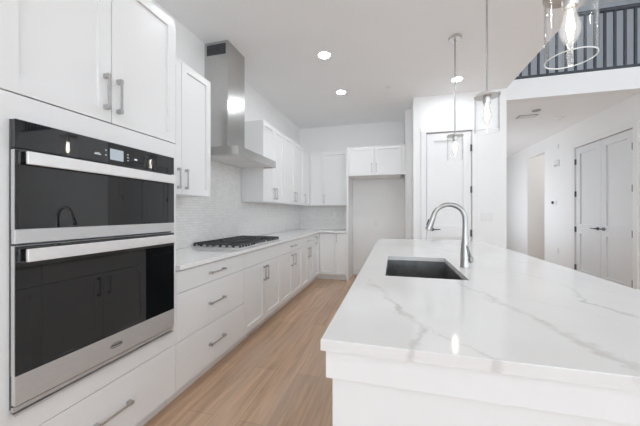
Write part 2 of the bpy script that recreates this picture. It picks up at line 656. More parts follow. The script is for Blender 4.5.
def window(idx, f, u0, u1, v0, v1, nu, nv):
    mb = MB()
    w = 0.05
    for u in (u0, u1 - w):
        mb.fbox(f, u, u + w, v0, v1, -0.08, 0.0)
    for v in (v0, v1 - w):
        mb.fbox(f, u0 + w, u1 - w, v, v + w, -0.08, 0.0)
    for k in range(1, nu):
        u = u0 + (u1 - u0) * k / nu
        mb.fbox(f, u - 0.03, u + 0.03, v0 + w, v1 - w, -0.07, -0.01)
    for k in range(1, nv):
        v = v0 + (v1 - v0) * k / nv
        mb.fbox(f, u0 + w, u1 - w, v - 0.03, v + 0.03, -0.069, -0.011)
    o = struct(mb.build('window_%d' % idx, M_dark))
    g = MB().fbox(f, u0 + w, u1 - w, v0 + w, v1 - w, -0.045, -0.039)
    subpart(g, 'pane', M_glass, o)


window(1, Frame((0, -4.5, 0), (1, 0, 0), (0, 1, 0)), -1.5, 0.9, 0.7, 2.6, 3, 1)
window(2, Frame((0, -4.5, 0), (1, 0, 0), (0, 1, 0)), 2.2, 5.6, 0.5, 4.3, 3, 2)
window(3, Frame((6.0, 0, 0), (0, 1, 0), (-1, 0, 0)), -2.8, 3.2, 0.5, 4.7, 5, 2)
window(4, Frame((PX, 0, 0), (0, 1, 0), (1, 0, 0)), 6.7, 9.3, 0.4, 2.6, 3, 1)  # made-up opening, out of view, added with the foyer fill

# tiled backsplash, one skin on each wall
slab('wall_backsplash', [(XL, XL + 0.010, 1.495, YB, 0.916, 1.395), (XL, XL + 0.010, 2.218, 3.276, 1.395, 1.86),
                         (XL + 0.010, -0.833, YB - 0.010, YB, 0.916, 1.395)], M_tile)

# baseboards
BF = Frame((RX, 0, 0), (0, 1, 0), (-1, 0, 0))
mb = MB()
for u0, u1 in ((4.6, 4.83), (6.305, 7.32), (8.14, 13.0)):
    mb.fbox(BF, u0, u1, 0, 0.13, 0, 0.015)
mb.box(RX + 0.0, 5.0, 8.125, 8.14, 0, 0.13)
struct(mb.build('baseboard_right', M_trim))
mb = MB()
mb.box(-0.80, 0.20, YB - 0.014, YB, 0, 0.13)
struct(mb.build('baseboard_back', M_trim))
mb = MB()
mb.box(0.30, 0.41, PY - 0.014, PY, 0, 0.13).box(1.21, PX, PY - 0.014, PY, 0, 0.13)
struct(mb.build('baseboard_pantry', M_trim))

# pantry door with its casing
PF = Frame((0, PY, 0), (1, 0, 0), (0, -1, 0))


def casing(name, f, u0, u1, top, w=0.075, t=0.018):
    mb = MB()
    mb.fbox(f, u0 - w, u0, 0, top, 0, t)
    mb.fbox(f, u1, u1 + w, 0, top, 0, t)
    mb.fbox(f, u0 - w - 0.01, u1 + w + 0.01, top, top + w, 0, t + 0.004)
    return struct(mb.build(name, M_trim))


def panel_door(name, f, u0, u1, v1, hinge_side, knob_u, m, lever_dir, lockrail=0.95):
    """two panel door: tall upper panel, short lower panel"""
    mb = MB()
    r, t0, t1, rec = 0.105, -0.045, -0.004, 0.022
    mb.fbox(f, u0, u0 + r, 0.008, v1, t0, t1)
    mb.fbox(f, u1 - r, u1, 0.008, v1, t0, t1)
    for a, b in ((0.008, 0.22), (lockrail - 0.09, lockrail + 0.09), (v1 - 0.115, v1)):
        mb.fbox(f, u0 + r, u1 - r, a, b, t0, t1)
    mb.fbox(f, u0 + r, u1 - r, 0.22, lockrail - 0.09, t0 + 0.005, t1 - rec)
    mb.fbox(f, u0 + r, u1 - r, lockrail + 0.09, v1 - 0.115, t0 + 0.005, t1 - rec)
    d = struct(mb.build(name, m))
    kv = lockrail + 0.03
    h = MB()
    h.cyl(f.p(knob_u, kv, t1), f.p(knob_u, kv, t1 + 0.012), 0.028)
    h.cyl(f.p(knob_u, kv, t1 + 0.012), f.p(knob_u, kv, t1 + 0.05), 0.011)
    h.tube([f.p(knob_u - 0.012 * lever_dir, kv, t1 + 0.05), f.p(knob_u + 0.05 * lever_dir, kv, t1 + 0.052), f.p(knob_u + 0.11 * lever_dir, kv + 0.004, t1 + 0.048)], [0.010, 0.009, 0.007], 12)
    subpart(h, 'handle', M_lever, d, True)
    for hv in (0.25, 0.95, 1.6, v1 - 0.25):
        g = MB()
        uu = u0 if hinge_side < 0 else u1
        g.cyl(f.p(uu + 0.002 * hinge_side, hv - 0.05, 0.012), f.p(uu + 0.002 * hinge_side, hv + 0.05, 0.012), 0.008, 10)
        g.fbox(f, uu - 0.012, uu + 0.012, hv - 0.05, hv + 0.05, -0.004, 0.008)
        subpart(g, 'hinge', M_lever, d, True)
    return d


casing('trim_1', PF, D0, D1, DT)
panel_door('door_1', PF, D0 + 0.012, D1 - 0.012, DT - 0.016, 1, 0.575, M_trim, 1, 0.97)
RF = Frame((RX, 0, 0), (0, 1, 0), (-1, 0, 0))
casing('trim_2', RF, 4.915, 6.225, 2.455, 0.08)
panel_door('door_2', RF, 5.573, 6.213, 2.443, 1, 5.635, M_doorpaint, 1, 0.96)
panel_door('door_3', RF, 4.927, 5.567, 2.443, -1, 5.505, M_doorpaint, -1, 0.96)

# ------------------------------------------------------------------ kitchen cabinets
FX, FY = -1.365, 5.08        # carcass fronts; door faces stand 20 mm proud
LF = Frame((FX, 0, 0), (0, 1, 0), (1, 0, 0))        # left run, u = y
KF = Frame((0, FY, 0), (1, 0, 0), (0, -1, 0))       # back run, u = x
TK = 0.105


def carcass(f, u0, u1, v0, v1, depth, name='body', parent=None, toe=True, top=True):
    mb = MB()
    th = 0.018
    zb = TK if toe else v0
    mb.fbox(f, u0 + 0.001, u0 + th, zb, v1, -depth, 0)
    mb.fbox(f, u1 - th, u1 - 0.001, zb, v1, -depth, 0)
    mb.fbox(f, u0 + th, u1 - th, zb, zb + th, -depth, 0)
    mb.fbox(f, u0 + th, u1 - th, zb + th, v1, -depth, -depth + 0.012)
    if top:
        mb.fbox(f, u0 + th, u1 - th, v1 - th, v1, -depth, 0)
    else:
        mb.fbox(f, u0 + th, u1 - th, v1 - th, v1, -0.06, 0)
    return mb.build(name, M_cab, parent)


def toe_kick(f, u0, u1, parent, depth=0.56):
    mb = MB().fbox(f, u0 + 0.001, u1 - 0.001, 0.0, TK, -0.075, -0.06)
    mb.fbox(f, u0 + 0.001, u0 + 0.016, 0.0, TK, -depth, -0.075)
    mb.fbox(f, u1 - 0.016, u1 - 0.001, 0.0, TK, -depth, -0.075)
    return mb.build('toe_kick', M_cab, parent)


def cab(name, label, cat, f, u0, u1, group=None):
    # thing sits at the origin of its unit; parts are built in world coordinates through an Empty at 0,0,0 offset
    o = f.p((u0 + u1) / 2, 0, -0.3)
    return thing(name, label, cat, o, group)


G = 0.002


def drawer(f, u0, u1, v0, v1, parent, hl=0.19, name='drawer', handle=True):
    d = MB().fbox(f, u0 + G, u1 - G, v0 + G, v1 - G, 0.002, 0.02, 0.0012).build(name, M_cab, parent)
    if handle:
        put(pull(f, (u0 + u1) / 2, (v0 + v1) / 2, hl, False, None), d)
    return d


def put(o, parent):
    o.parent = parent
    o.matrix_parent_inverse = Matrix.Identity(4)
    return o


def door(f, u0, u1, v0, v1, parent, hu=None, hv=None, hl=0.155, rail=0.058):
    d = MB().shaker(f, u0 + G, u1 - G, v0 + G, v1 - G, rail=rail).build('door', M_cab, parent)
    if hu is not None:
        put(pull(f, hu, hv, hl, True, None), d)
    return d


BT = 0.884      # top of base units
DTOP = 0.872
DV = 0.727
bg = 'base cabinets along the left wall'
# drawer stack beside the oven
c = cab('drawer_cabinet', 'white base cabinet of three wide drawers between oven and cooktop', 'cabinet', LF, 1.49, 2.33)
carcass(LF, 1.49, 2.33, TK, BT, 0.578, parent=c)
toe_kick(LF, 1.49, 2.33, c)
drawer(LF, 1.49, 2.33, DV, DTOP, c)
drawer(LF, 1.49, 2.33, 0.412, DV, c)
drawer(LF, 1.49, 2.33, TK, 0.412, c)
# cooktop base
c = cab('base_cabinet', 'white two-door base cabinet directly under the gas cooktop', 'cabinet', LF, 2.33, 3.21, bg)
carcass(LF, 2.33, 3.21, TK, BT, 0.578, parent=c, top=False)
toe_kick(LF, 2.33, 3.21, c)
drawer(LF, 2.33, 3.21, DV, DTOP, c, name='false_front', handle=False)
door(LF, 2.33, 2.77, TK, DV, c, 2.735, 0.605)
door(LF, 2.77, 3.21, TK, DV, c, 2.805, 0.605)
c = cab('base_cabinet', 'white base cabinet with one drawer over two doors, next after the cooktop cabinet', 'cabinet', LF, 3.21, 4.06, bg)
carcass(LF, 3.21, 4.06, TK, BT, 0.578, parent=c)
toe_kick(LF, 3.21, 4.06, c)
drawer(LF, 3.21, 4.06, DV, DTOP, c)
door(LF, 3.21, 3.635, TK, DV, c, 3.575, 0.605)
door(LF, 3.635, 4.06, TK, DV, c, 3.695, 0.605)
c = cab('base_cabinet', 'small white drawer-over-doors base cabinet touching the corner cabinet', 'cabinet', LF, 4.06, 4.70, bg)
carcass(LF, 4.06, 4.70, TK, BT, 0.578, parent=c)
toe_kick(LF, 4.06, 4.70, c)
drawer(LF, 4.06, 4.70, DV, DTOP, c)
door(LF, 4.06, 4.38, TK, DV, c, 4.335, 0.605)
door(LF, 4.38, 4.70, TK, DV, c, 4.425, 0.605)
# corner base unit, L shaped
c = thing('corner_cabinet', 'white L-shaped base cabinet filling the inner corner of the counter', 'cabinet', (-1.65, 5.2, 0))
mb = MB()
mb.box(XL + 0.012, FX, 4.702, 4.72, TK, BT).box(XL + 0.012, FX, 4.72, YB - 0.012, TK, TK + 0.018)
mb.box(FX, -1.057, FY, YB - 0.012, TK, TK + 0.018).box(-1.075, -1.057, FY, YB - 0.012, TK + 0.018, BT)
mb.box(XL + 0.012, XL + 0.03, 4.72, YB - 0.012, TK + 0.018, BT).box(XL + 0.03, -1.075, YB - 0.03, YB - 0.012, TK + 0.018, BT)
mb.build('body', M_cab, c)
mb = MB().box(FX - 0.075, FX - 0.06, 4.701, FY + 0.06, 0, TK).box(FX - 0.06, -1.057, FY + 0.06, FY + 0.075, 0, TK)
mb.build('toe_kick', M_cab, c)
door(LF, 4.70, FY - 0.022, TK, DTOP, c, 4.79, 0.765, 0.13, rail=0.05)
door(KF, FX + 0.022, -1.055, TK, DTOP, c)
# narrow back base
c = cab('narrow_cabinet', 'narrow white one-door base cabinet against the tall fridge panel', 'cabinet', KF, -1.055, -0.833)
carcass(KF, -1.055, -0.833, TK, BT, 0.578, parent=c)
toe_kick(KF, -1.055, -0.833, c)
door(KF, -1.055, -0.835, TK, DTOP, c, -1.018, 0.785, 0.15, rail=0.05)

# L shaped worktop
mb = MB().prism([(XL + 0.002, 1.494), (-1.315, 1.494), (-1.315, 5.03), (-0.833, 5.03), (-0.833, YB - 0.002), (XL + 0.002, YB - 0.002)],
                type('F', (), {'p': staticmethod(lambda u, v, n: Vector((u, v, n)))}), BT + 0.0005, 0.9145)
tag(mb.build('worktop', M_quartzw), 'white quartz L-shaped worktop along the left and back walls', 'worktop')

# tall oven cabinet
TY0, TY1, TT = 0.655, 1.488, 2.47
OY0, OY1, OZ0, OZ1 = 0.688, 1.438, 0.515, 1.590
c = thing('oven_cabinet', 'tall white cabinet built around the double wall oven', 'cabinet', (-1.65, 1.07, 0))
mb = MB()
for u in (TY0, TY1 - 0.018):
    mb.fbox(LF, u, u + 0.018, TK, TT, -0.58, 0)
for v in (TK, OZ0 - 0.022, OZ1 + 0.004, TT - 0.018):
    mb.fbox(LF, TY0 + 0.018, TY1 - 0.018, v, v + 0.018, -0.58, 0)
mb.fbox(LF, TY0 + 0.018, TY1 - 0.018, TK + 0.018, TT - 0.018, -0.58, -0.57)
mb.build('body', M_cab, c)
mb = MB()      # fixed frame round the oven
mb.fbox(LF, TY0, OY0 + 0.006, 0.417, 1.688, 0.001, 0.02)
mb.fbox(LF, OY1 - 0.006, TY1, 0.417, 1.688, 0.001, 0.02)
mb.fbox(LF, OY0 + 0.006, OY1 - 0.006, OZ1 - 0.004, 1.688, 0.001, 0.02)
mb.fbox(LF, OY0 + 0.006, OY1 - 0.006, 0.417, OZ0 + 0.004, 0.001, 0.02)
mb.build('face_frame', M_cab, c)
toe_kick(LF, TY0, TY1, c)
drawer(LF, TY0, TY1, TK, 0.415, c)
door(LF, TY0, 1.068, 1.692, TT, c, 1.035, 1.834, 0.17)
door(LF, 1.068, TY1, 1.692, TT, c, 1.100, 1.834, 0.17)

# double wall oven
OX = -1.313
OF = Frame((OX, 0, 0), (0, 1, 0), (1, 0, 0))
ov = thing('wall_oven', 'double wall oven with steel trim and black glass doors', 'oven', (-1.65, 1.06, OZ0))
MB().fbox(OF, OY0 + 0.02, OY1 - 0.02, OZ0 + 0.008, OZ1 - 0.01, -0.55, -0.031).build('body', M_ovside, ov)
mb = MB().fbox(OF, OY0, OY1, OZ0 + 0.022, OZ1, -0.030, -0.022)
mb.build('mounting_frame', M_ovside, ov)
cp = MB().fbox(OF, OY0, OY1, 1.487, 1.590, -0.021, 0.0, 0.002).build('control_panel', M_bpanel, ov)
put(MB().fbox(OF, 1.035, 1.103, 1.507, 1.560, 0.0002, 0.0012).build('display', M_disp, None), cp)
for (u, v, w, h) in ((0.962, 1.520, 0.030, 0.003), (0.966, 1.526, 0.022, 0.002), (1.012, 1.545, 0.006, 0.004), (1.012, 1.522, 0.006, 0.004),
                     (1.125, 1.545, 0.006, 0.004), (1.125, 1.530, 0.006, 0.004), (1.125, 1.515, 0.006, 0.004), (1.165, 1.526, 0.016, 0.008)):
    put(MB().fbox(OF, u, u + w, v, v + h, 0.0002, 0.0010).build('control_mark', M_mark, None), cp)


def oven_door(name, v0, v1, gl, hv):
    d = MB().fbox(OF, OY0, OY1, v0, gl, -0.021, 0.0, 0.002)
    d.fbox(OF, OY0, OY1, gl, v1, -0.021, -0.003)
    d = d.build(name, M_steelh, ov)
    put(MB().fbox(OF, OY0 + 0.001, OY1 - 0.001, gl + 0.001, v1 - 0.001, -0.0028, 0.0006).build('glass', M_bglass, None), d)
    h = MB().fbox(OF, OY0 + 0.022, OY1 - 0.012, hv - 0.024, hv + 0.024, 0.014, 0.028, 0.003)
    for u in (OY0 + 0.045, OY1 - 0.05):
        h.fbox(OF, u - 0.012, u + 0.012, hv - 0.012, hv + 0.012, 0.0008, 0.015)
    put(h.build('handle', M_hbar, None), d)
    return d


oven_door('upper_door', 1.138, 1.480, 1.190, 1.452)
ld = oven_door('lower_door', 0.553, 1.130, 0.660, 1.094)
mb = MB()      # small oval emblem
pts = [OF.p(1.066 + 0.030 * math.cos(t), 0.606 + 0.011 * math.sin(t), 0.0015) for t in [2 * math.pi * k / 24 for k in range(25)]]
mb.tube(pts, 0.0013, 6, cap=False)
mb.fbox(OF, 1.046, 1.090, 0.603, 0.609, 0.0004, 0.0016)
put(mb.build('badge', M_ovside, None), ld)
mb = MB().fbox(OF, OY0, OY1, 0.530, 0.546, -0.021, -0.010).fbox(OF, OY0, OY1, 0.515, 0.524, -0.021, -0.004)
mb.build('vent_trim', M_steelh, ov)
MB().fbox(OF, OY0 + 0.002, OY1 - 0.002, 0.517, 0.551, -0.0212, -0.019).build('vent_gap', M_black, ov)

# ------------------------------------------------------------------ wall cabinets
UXF, UYF = -1.640, 5.37
UL = Frame((UXF, 0, 0), (0, 1, 0), (1, 0, 0))
UB = Frame((0, UYF, 0), (1, 0, 0), (0, -1, 0))
U0, U1 = 1.397, 2.45
ug = 'wall cabinets along the left wall'


def crown(f, u0, u1, parent, v=U1):
    MB().fbox(f, u0, u1, v, v + 0.02, -0.29, 0.022).build('top_rail', M_cab, parent)


def upper(label, u0, u1, gap, h=True):
    c = cab('wall_cabinet', label, 'cabinet', UL, u0, u1, ug)
    carcass(UL, u0, u1, U0, U1, 0.298, parent=c, toe=False)
    door(UL, u0, gap, U0, U1, c, gap - 0.042, 1.52, 0.16)
    door(UL, gap, u1, U0, U1, c, gap + 0.042, 1.52, 0.16)
    return c


upper('white two-door wall cabinet between the oven tower and the range hood', 1.490, 2.216, 1.853)
upper('white two-door wall cabinet just beyond the range hood', 3.280, 3.99, 3.635)
upper('white two-door wall cabinet between the hood-side one and the corner cabinet', 3.99, 4.95, 4.47)
c = thing('corner_wall_cabinet', 'white corner wall cabinet with a door on each wall', 'cabinet', (-1.8, 5.35, U0))
mb = MB()
for v in (U0, U1 - 0.018):
    mb.box(XL + 0.002, UXF, 4.952, YB - 0.002, v, v + 0.018).box(UXF, -1.371, UYF, YB - 0.002, v, v + 0.018)
mb.box(XL + 0.002, UXF, 4.952, 4.97, U0 + 0.018, U1 - 0.018).box(-1.389, -1.371, UYF, YB - 0.002, U0 + 0.018, U1 - 0.018)
mb.build('body', M_cab, c)
door(UL, 4.952, UYF - 0.022, U0, U1, c, 4.995, 1.52, 0.16, rail=0.05)
door(UB, UXF + 0.022, -1.370, U0, U1, c)
c = cab('back_wall_cabinet', 'white one-door wall cabinet on the back wall beside the fridge opening', 'cabinet', UB, -1.368, -0.835)
carcass(UB, -1.368, -0.835, U0, U1, 0.298, parent=c, toe=False)
door(UB, -1.368, -0.835, U0, U1, c, -1.325, 1.53, 0.16)

# fridge surround
c = cab('fridge_cabinet', 'deep white two-door cabinet and tall side panel framing the empty fridge opening', 'cabinet', KF, -0.83, 0.13)
carcass(KF, -0.80, 0.13, 1.925, 2.445, 0.578, parent=c, toe=False)
MB().box(-0.832, -0.801, 5.052, YB - 0.016, 0, 2.445).build('side_panel', M_cab, c)
door(KF, -0.80, -0.335, 1.925, 2.445, c, -0.378, 2.06, 0.16)
door(KF, -0.335, 0.13, 1.925, 2.445, c, -0.292, 2.06, 0.16)
MB().fbox(KF, 0.132, 0.198, 1.925, 2.445, -0.02, 0.018).build('filler_strip', M_cab, c)

# ------------------------------------------------------------------ range hood
HY0, HY1, HX1 = 2.40, 3.29, -1.45
hd = thing('range_hood', 'stainless steel chimney range hood above the cooktop', 'hood', (-1.8, 2.84, 1.82))
mb = MB()
t = 0.004
mb.box(XL + 0.011, HX1, HY0, HY0 + t, 1.822, 1.905).box(XL + 0.011, HX1, HY1 - t, HY1, 1.822, 1.905)
mb.box(HX1 - t, HX1, HY0 + t, HY1 - t, 1.822, 1.905)
mb.build('canopy', M_steel, hd)
# sloping top between the lip and the chimney
CY0, CY1, CX1 = 2.56, 2.90, -1.668
bm = MB()
lo = [bm.bm.verts.new(p) for p in ((XL + 0.011, HY0, 1.905), (HX1, HY0, 1.905), (HX1, HY1, 1.905), (XL + 0.011, HY1, 1.905))]
hi = [bm.bm.verts.new(p) for p in ((XL + 0.011, CY0, 1.918), (CX1, CY0, 1.918), (CX1, CY1, 1.918), (XL + 0.011, CY1, 1.918))]
for i in range(4):
    j = (i + 1) % 4
    bm.bm.faces.new((lo[i], lo[j], hi[j], hi[i]))
bm.bm.faces.new(hi)
bm.bm.faces.new(list(reversed(lo)))
bmesh.ops.recalc_face_normals(bm.bm, faces=bm.bm.faces[:])
bm.build('hood_top', M_steel, hd)
un = MB().box(XL + 0.012, HX1 - t, HY0 + t, HY1 - t, 1.836, 1.844).build('underside', M_filter, hd)
for k in range(2):
    y0 = HY0 + 0.10 + k * 0.35
    f = MB().box(XL + 0.09, HX1 - 0.08, y0, y0 + 0.335, 1.830, 1.8355)
    for q in range(7):
        f.box(XL + 0.11 + q * 0.043, XL + 0.125 + q * 0.043, y0 + 0.02, y0 + 0.315, 1.827, 1.830)
    put(f.build('grease_filter', M_filter, None), un)
ch = MB().box(XL + 0.002, CX1, CY0, CY1, 1.918, CZ - 0.002, 0.0015).build('chimney', M_steel, hd)
vf = Frame((0, CY0, 0), (1, 0, 0), (0, -1, 0))
mb = MB().fbox(vf, XL + 0.03, CX1 - 0.025, 2.915, 3.025, 0.0005, 0.0015)
put(mb.build('vent_slot', M_black, None), ch)
mb = MB()
for q in range(6):
    mb.fbox(vf, XL + 0.032, CX1 - 0.027, 2.920 + q * 0.0175, 2.930 + q * 0.0175, 0.0016, 0.004)
put(mb.build('vent_louver', M_ovside, None), ch)
for q in range(4):
    MB().cyl((HX1 - 0.0005, 2.78 + q * 0.04, 1.862), (HX1 + 0.003, 2.78 + q * 0.04, 1.862), 0.006, 12).build('button', M_nickel, hd)

# ------------------------------------------------------------------ gas cooktop
KX0, KX1, KY0, KY1 = -1.925, -1.385, 2.335, 3.275
ck = thing('gas_cooktop', 'black and steel gas cooktop with cast iron grates', 'cooktop', (-1.655, 2.805, 0.915))
MB().box(KX0, KX1, KY0, KY1, 0.9152, 0.922, 0.002).build('tray', M_steelh, ck)
for k in range(3):
    y0 = KY0 + 0.012 + k * 0.306
    y1 = y0 + 0.302
    g = MB()
    b = 0.012
    x0 = KX0 + 0.012
    xe = KX1 - 0.115 if k == 1 else KX1 - 0.024
    zt = 0.957
    for x in (x0, xe):
        g.box(x, x + b, y0, y1, 0.942, zt, 0.002)
    for y in (y0, y1 - b):
        g.box(x0 + b, xe, y, y + b, 0.942, zt, 0.002)
    for q in range(1, 3):
        y = y0 + (y1 - y0) * q / 3 - b / 2
        g.box(x0 + b, xe, y, y + b, 0.944, zt, 0.002)
    for x in (x0 + 0.16, x0 + 0.33):
        if x < xe - 0.05:
            g.box(x, x + b, y0 + b, y1 - b, 0.945, zt - 0.001)
    for q in range(6):      # feet along the edges
        y = y0 + (y1 - y0 - 0.02) * q / 5
        for x in (x0, xe):
            g.box(x, x + b, y, y + 0.020, 0.922, 0.943)
    for q in range(1, 7):
        x = x0 + (xe - x0) * q / 7
        for y in (y0, y1 - b):
            g.box(x, x + 0.022, y, y + b, 0.922, 0.943)
    g.build('grate', M_iron, ck)
for (x, y, r) in ((-1.79, 2.49, 0.045), (-1.54, 2.49, 0.04), (-1.72, 2.80, 0.058), (-1.79, 3.11, 0.04), (-1.54, 3.11, 0.045)):
    MB().lathe([(r, 0.922), (r, 0.930), (r * 0.8, 0.931), (r * 0.8, 0.936), (0.0, 0.938)], (x, y, 0), 24).build('burner', M_iron, ck, True)
for k in range(5):
    MB().lathe([(0.019, 0.922), (0.019, 0.928), (0.016, 0.945), (0.013, 0.948), (0.0, 0.948)], (KX1 - 0.052, 2.68 + k * 0.06, 0), 18).build('knob', M_lever, ck, True)

# ------------------------------------------------------------------ island
IX0, IX1, IY0, IY1 = -0.188, 1.034, 0.719, 3.77
SX0, SX1, SY0, SY1 = -0.042, 0.368, 1.537, 2.255
mb = MB()
bmn = mb.bm
zt, zb = 0.914, 0.884
outer = [(IX0, IY0), (IX1, IY0), (IX1, IY1), (IX0, IY1)]
inner = [(SX0, SY0), (SX1, SY0), (SX1, SY1), (SX0, SY1)]
vt = {}
for z in (zt, zb):
    vt[z] = ([bmn.verts.new((x, y, z)) for x, y in outer], [bmn.verts.new((x, y, z)) for x, y in inner])
for z in (zt, zb):
    o_, i_ = vt[z]
    for k in range(4):
        j = (k + 1) % 4
        bmn.faces.new((o_[k], o_[j], i_[j], i_[k]))
for w in (0, 1):
    a, b = vt[zt][w], vt[zb][w]
    for k in range(4):
        j = (k + 1) % 4
        bmn.faces.new((a[k], a[j], b[j], b[k]))
bmesh.ops.recalc_face_normals(bmn, faces=bmn.faces[:])
ed = [e for e in bmn.edges if all(abs(v.co.z - zt) < 1e-5 for v in e.verts) and len({v in vt[zt][0] for v in e.verts}) == 1]
bmesh.ops.bevel(bmn, geom=ed, offset=0.002, segments=2, affect='EDGES', profile=0.5)
tag(mb.build('island_countertop', M_quartz), 'white quartz island countertop with grey veins and a sink cutout', 'countertop')

IF = Frame((-0.142, 0, 0), (0, 1, 0), (-1, 0, 0))       # island's kitchen side: door faces at x = -0.178
ITOP = 0.8835
ig = 'island cabinets facing the oven'


def icab(name, label, u0, u1):
    c = thing(name, label, 'cabinet', (0.15, (u0 + u1) / 2, 0), ig)
    carcass(IF, u0, u1, TK, ITOP, 0.60, parent=c, top=False)
    toe_kick(IF, u0, u1, c)
    return c


c = icab('island_cabinet', 'white island cabinet nearest the front end, left of the sink', 0.78, 1.44)
drawer(IF, 0.78, 1.44, DV, DTOP, c)
door(IF, 0.78, 1.11, TK, DV, c, 1.07, 0.605)
door(IF, 1.11, 1.44, TK, DV, c, 1.15, 0.605)
c = icab('sink_cabinet', 'white two-door island cabinet under the sink, mirrored in the oven door', 1.44, 2.32)
drawer(IF, 1.44, 2.32, DV, DTOP, c, name='false_front', handle=False)
door(IF, 1.44, 1.88, TK, DV, c, 1.835, 0.615, 0.16)
door(IF, 1.88, 2.32, TK, DV, c, 1.925, 0.615, 0.16)
dw = thing('dishwasher', 'dark dishwasher built into the island beyond the sink', 'dishwasher', (0.15, 2.62, 0))
MB().fbox(IF, 2.325, 2.925, 0.02, 0.87, -0.58, 0.0).build('body', M_black, dw)
d = MB().fbox(IF, 2.325, 2.925, TK, 0.87, 0.001, 0.022, 0.003).build('door', M_black, dw)
h = MB().tube([IF.p(2.37, 0.80, 0.055), IF.p(2.88, 0.80, 0.055)], 0.010, 12)
h.cyl(IF.p(2.40, 0.80, 0.021), IF.p(2.40, 0.80, 0.05), 0.007, 10).cyl(IF.p(2.85, 0.80, 0.021), IF.p(2.85, 0.80, 0.05), 0.007, 10)
put(h.build('handle', M_lever, None, True), d)
c = icab('island_cabinet', 'white island cabinet at the far end past the dishwasher', 2.93, 3.70)
drawer(IF, 2.93, 3.70, DV, DTOP, c)
door(IF, 2.93, 3.315, TK, DV, c, 3.27, 0.605)
door(IF, 3.315, 3.70, TK, DV, c, 3.36, 0.605)
# end panels and back panel
ep = thing('island_end_panel', 'wide white island end panel with a raised band under the countertop', 'panel', (0.4, 0.765, 0))
MB().box(-0.163, 0.985, 0.754, 0.776, 0, ITOP).build('board', M_trim, ep)
MB().box(-0.178, 1.0, 0.736, 0.7535, 0.803, ITOP, 0.0015).build('top_band', M_trim, ep)
tag(MB().box(-0.160, 0.985, 3.703, 3.74, 0, ITOP).build('island_far_panel', M_trim), 'white end panel closing the far end of the island', 'panel')
tag(MB().box(0.470, 0.490, 0.779, 3.70, 0, ITOP).build('island_back_panel', M_trim), 'long white panel closing the seating side of the island', 'panel')

# undermount sink
sk = thing('kitchen_sink', 'undermount stainless steel sink basin set in the island', 'sink', (0.163, 1.896, 0.65))
mb = MB()
w, sb = 0.006, 0.665
a0, a1, b0, b1 = SX0 - 0.008, SX1 + 0.008, SY0 - 0.008, SY1 + 0.008
mb.box(a0, a0 + w, b0, b1, sb, 0.883).box(a1 - w, a1, b0, b1, sb, 0.883)
mb.box(a0 + w, a1 - w, b0, b0 + w, sb, 0.883).box(a0 + w, a1 - w, b1 - w, b1, sb, 0.883)
mb.box(a0 + w, a1 - w, b0 + w, b1 - w, sb, sb + w)
mb.box(a0 - 0.012, a0, b0, b1, 0.877, 0.883).box(a1, a1 + 0.012, b0, b1, 0.877, 0.883)
mb.build('basin', M_sink, sk)
MB().lathe([(0.045, sb + w), (0.045, sb + w + 0.003), (0.03, sb + w + 0.003), (0.026, sb + w + 0.001), (0.0, sb + w + 0.001)], (0.163, 1.95, 0), 24).build('drain', M_nickel, sk, True)

# faucet
FXc, FYc = 0.430, 1.905
fa = thing('kitchen_faucet', 'brushed nickel gooseneck faucet standing beside the sink', 'faucet', (FXc, FYc, 0.9143))
mb = MB().lathe([(0.0, 0.9143), (0.029, 0.9143), (0.029, 0.922), (0.0275, 0.927), (0.0270, 0.985), (0.024, 1.03), (0.0165, 1.12), (0.0150, 1.165), (0.0, 1.165)], (FXc, FYc, 0), 28)
mb.build('body', M_faucet, fa, True)
R = 0.093
pts = [(FXc, FYc, 1.16), (FXc, FYc, 1.19)]
for k in range(0, 19):
    a = math.radians(k * 166 / 18)
    pts.append((FXc - R + R * math.cos(a), FYc, 1.210 + R * math.sin(a)))
mb = MB().tube(pts, 0.0145, 18)
sp = mb.build('spout', M_faucet, fa, True)
e = Vector(pts[-1])
dv = (Vector(pts[-1]) - Vector(pts[-2])).normalized()
mb = MB().tube([e - dv * 0.004, e + dv * 0.012, e + dv * 0.06, e + dv * 0.094, e + dv * 0.096], [0.0155, 0.0165, 0.0195, 0.0205, 0.017], 20)
hdp = mb.build('spray_head', M_faucet, fa, True)
nx = Vector((-1, 0, 0))
mb = MB()
cc = e + dv * 0.045 + nx * 0.017
mb.tube([cc - dv * 0.02, cc + dv * 0.02], [0.007, 0.007], 10)
put(mb.build('spray_button', M_dark, None, True), hdp)
mb = MB().tube([(FXc + 0.018, FYc - 0.006, 0.965), (FXc + 0.034, FYc - 0.016, 0.966), (FXc + 0.037, FYc - 0.018, 0.966)], [0.019, 0.021, 0.017], 18)
mb.tube([(FXc + 0.030, FYc - 0.018, 0.972), (FXc + 0.020, FYc - 0.030, 1.005), (FXc + 0.006, FYc - 0.033, 1.050)], [0.007, 0.0055, 0.0045], 10)
mb.build('lever', M_faucet, fa, True)

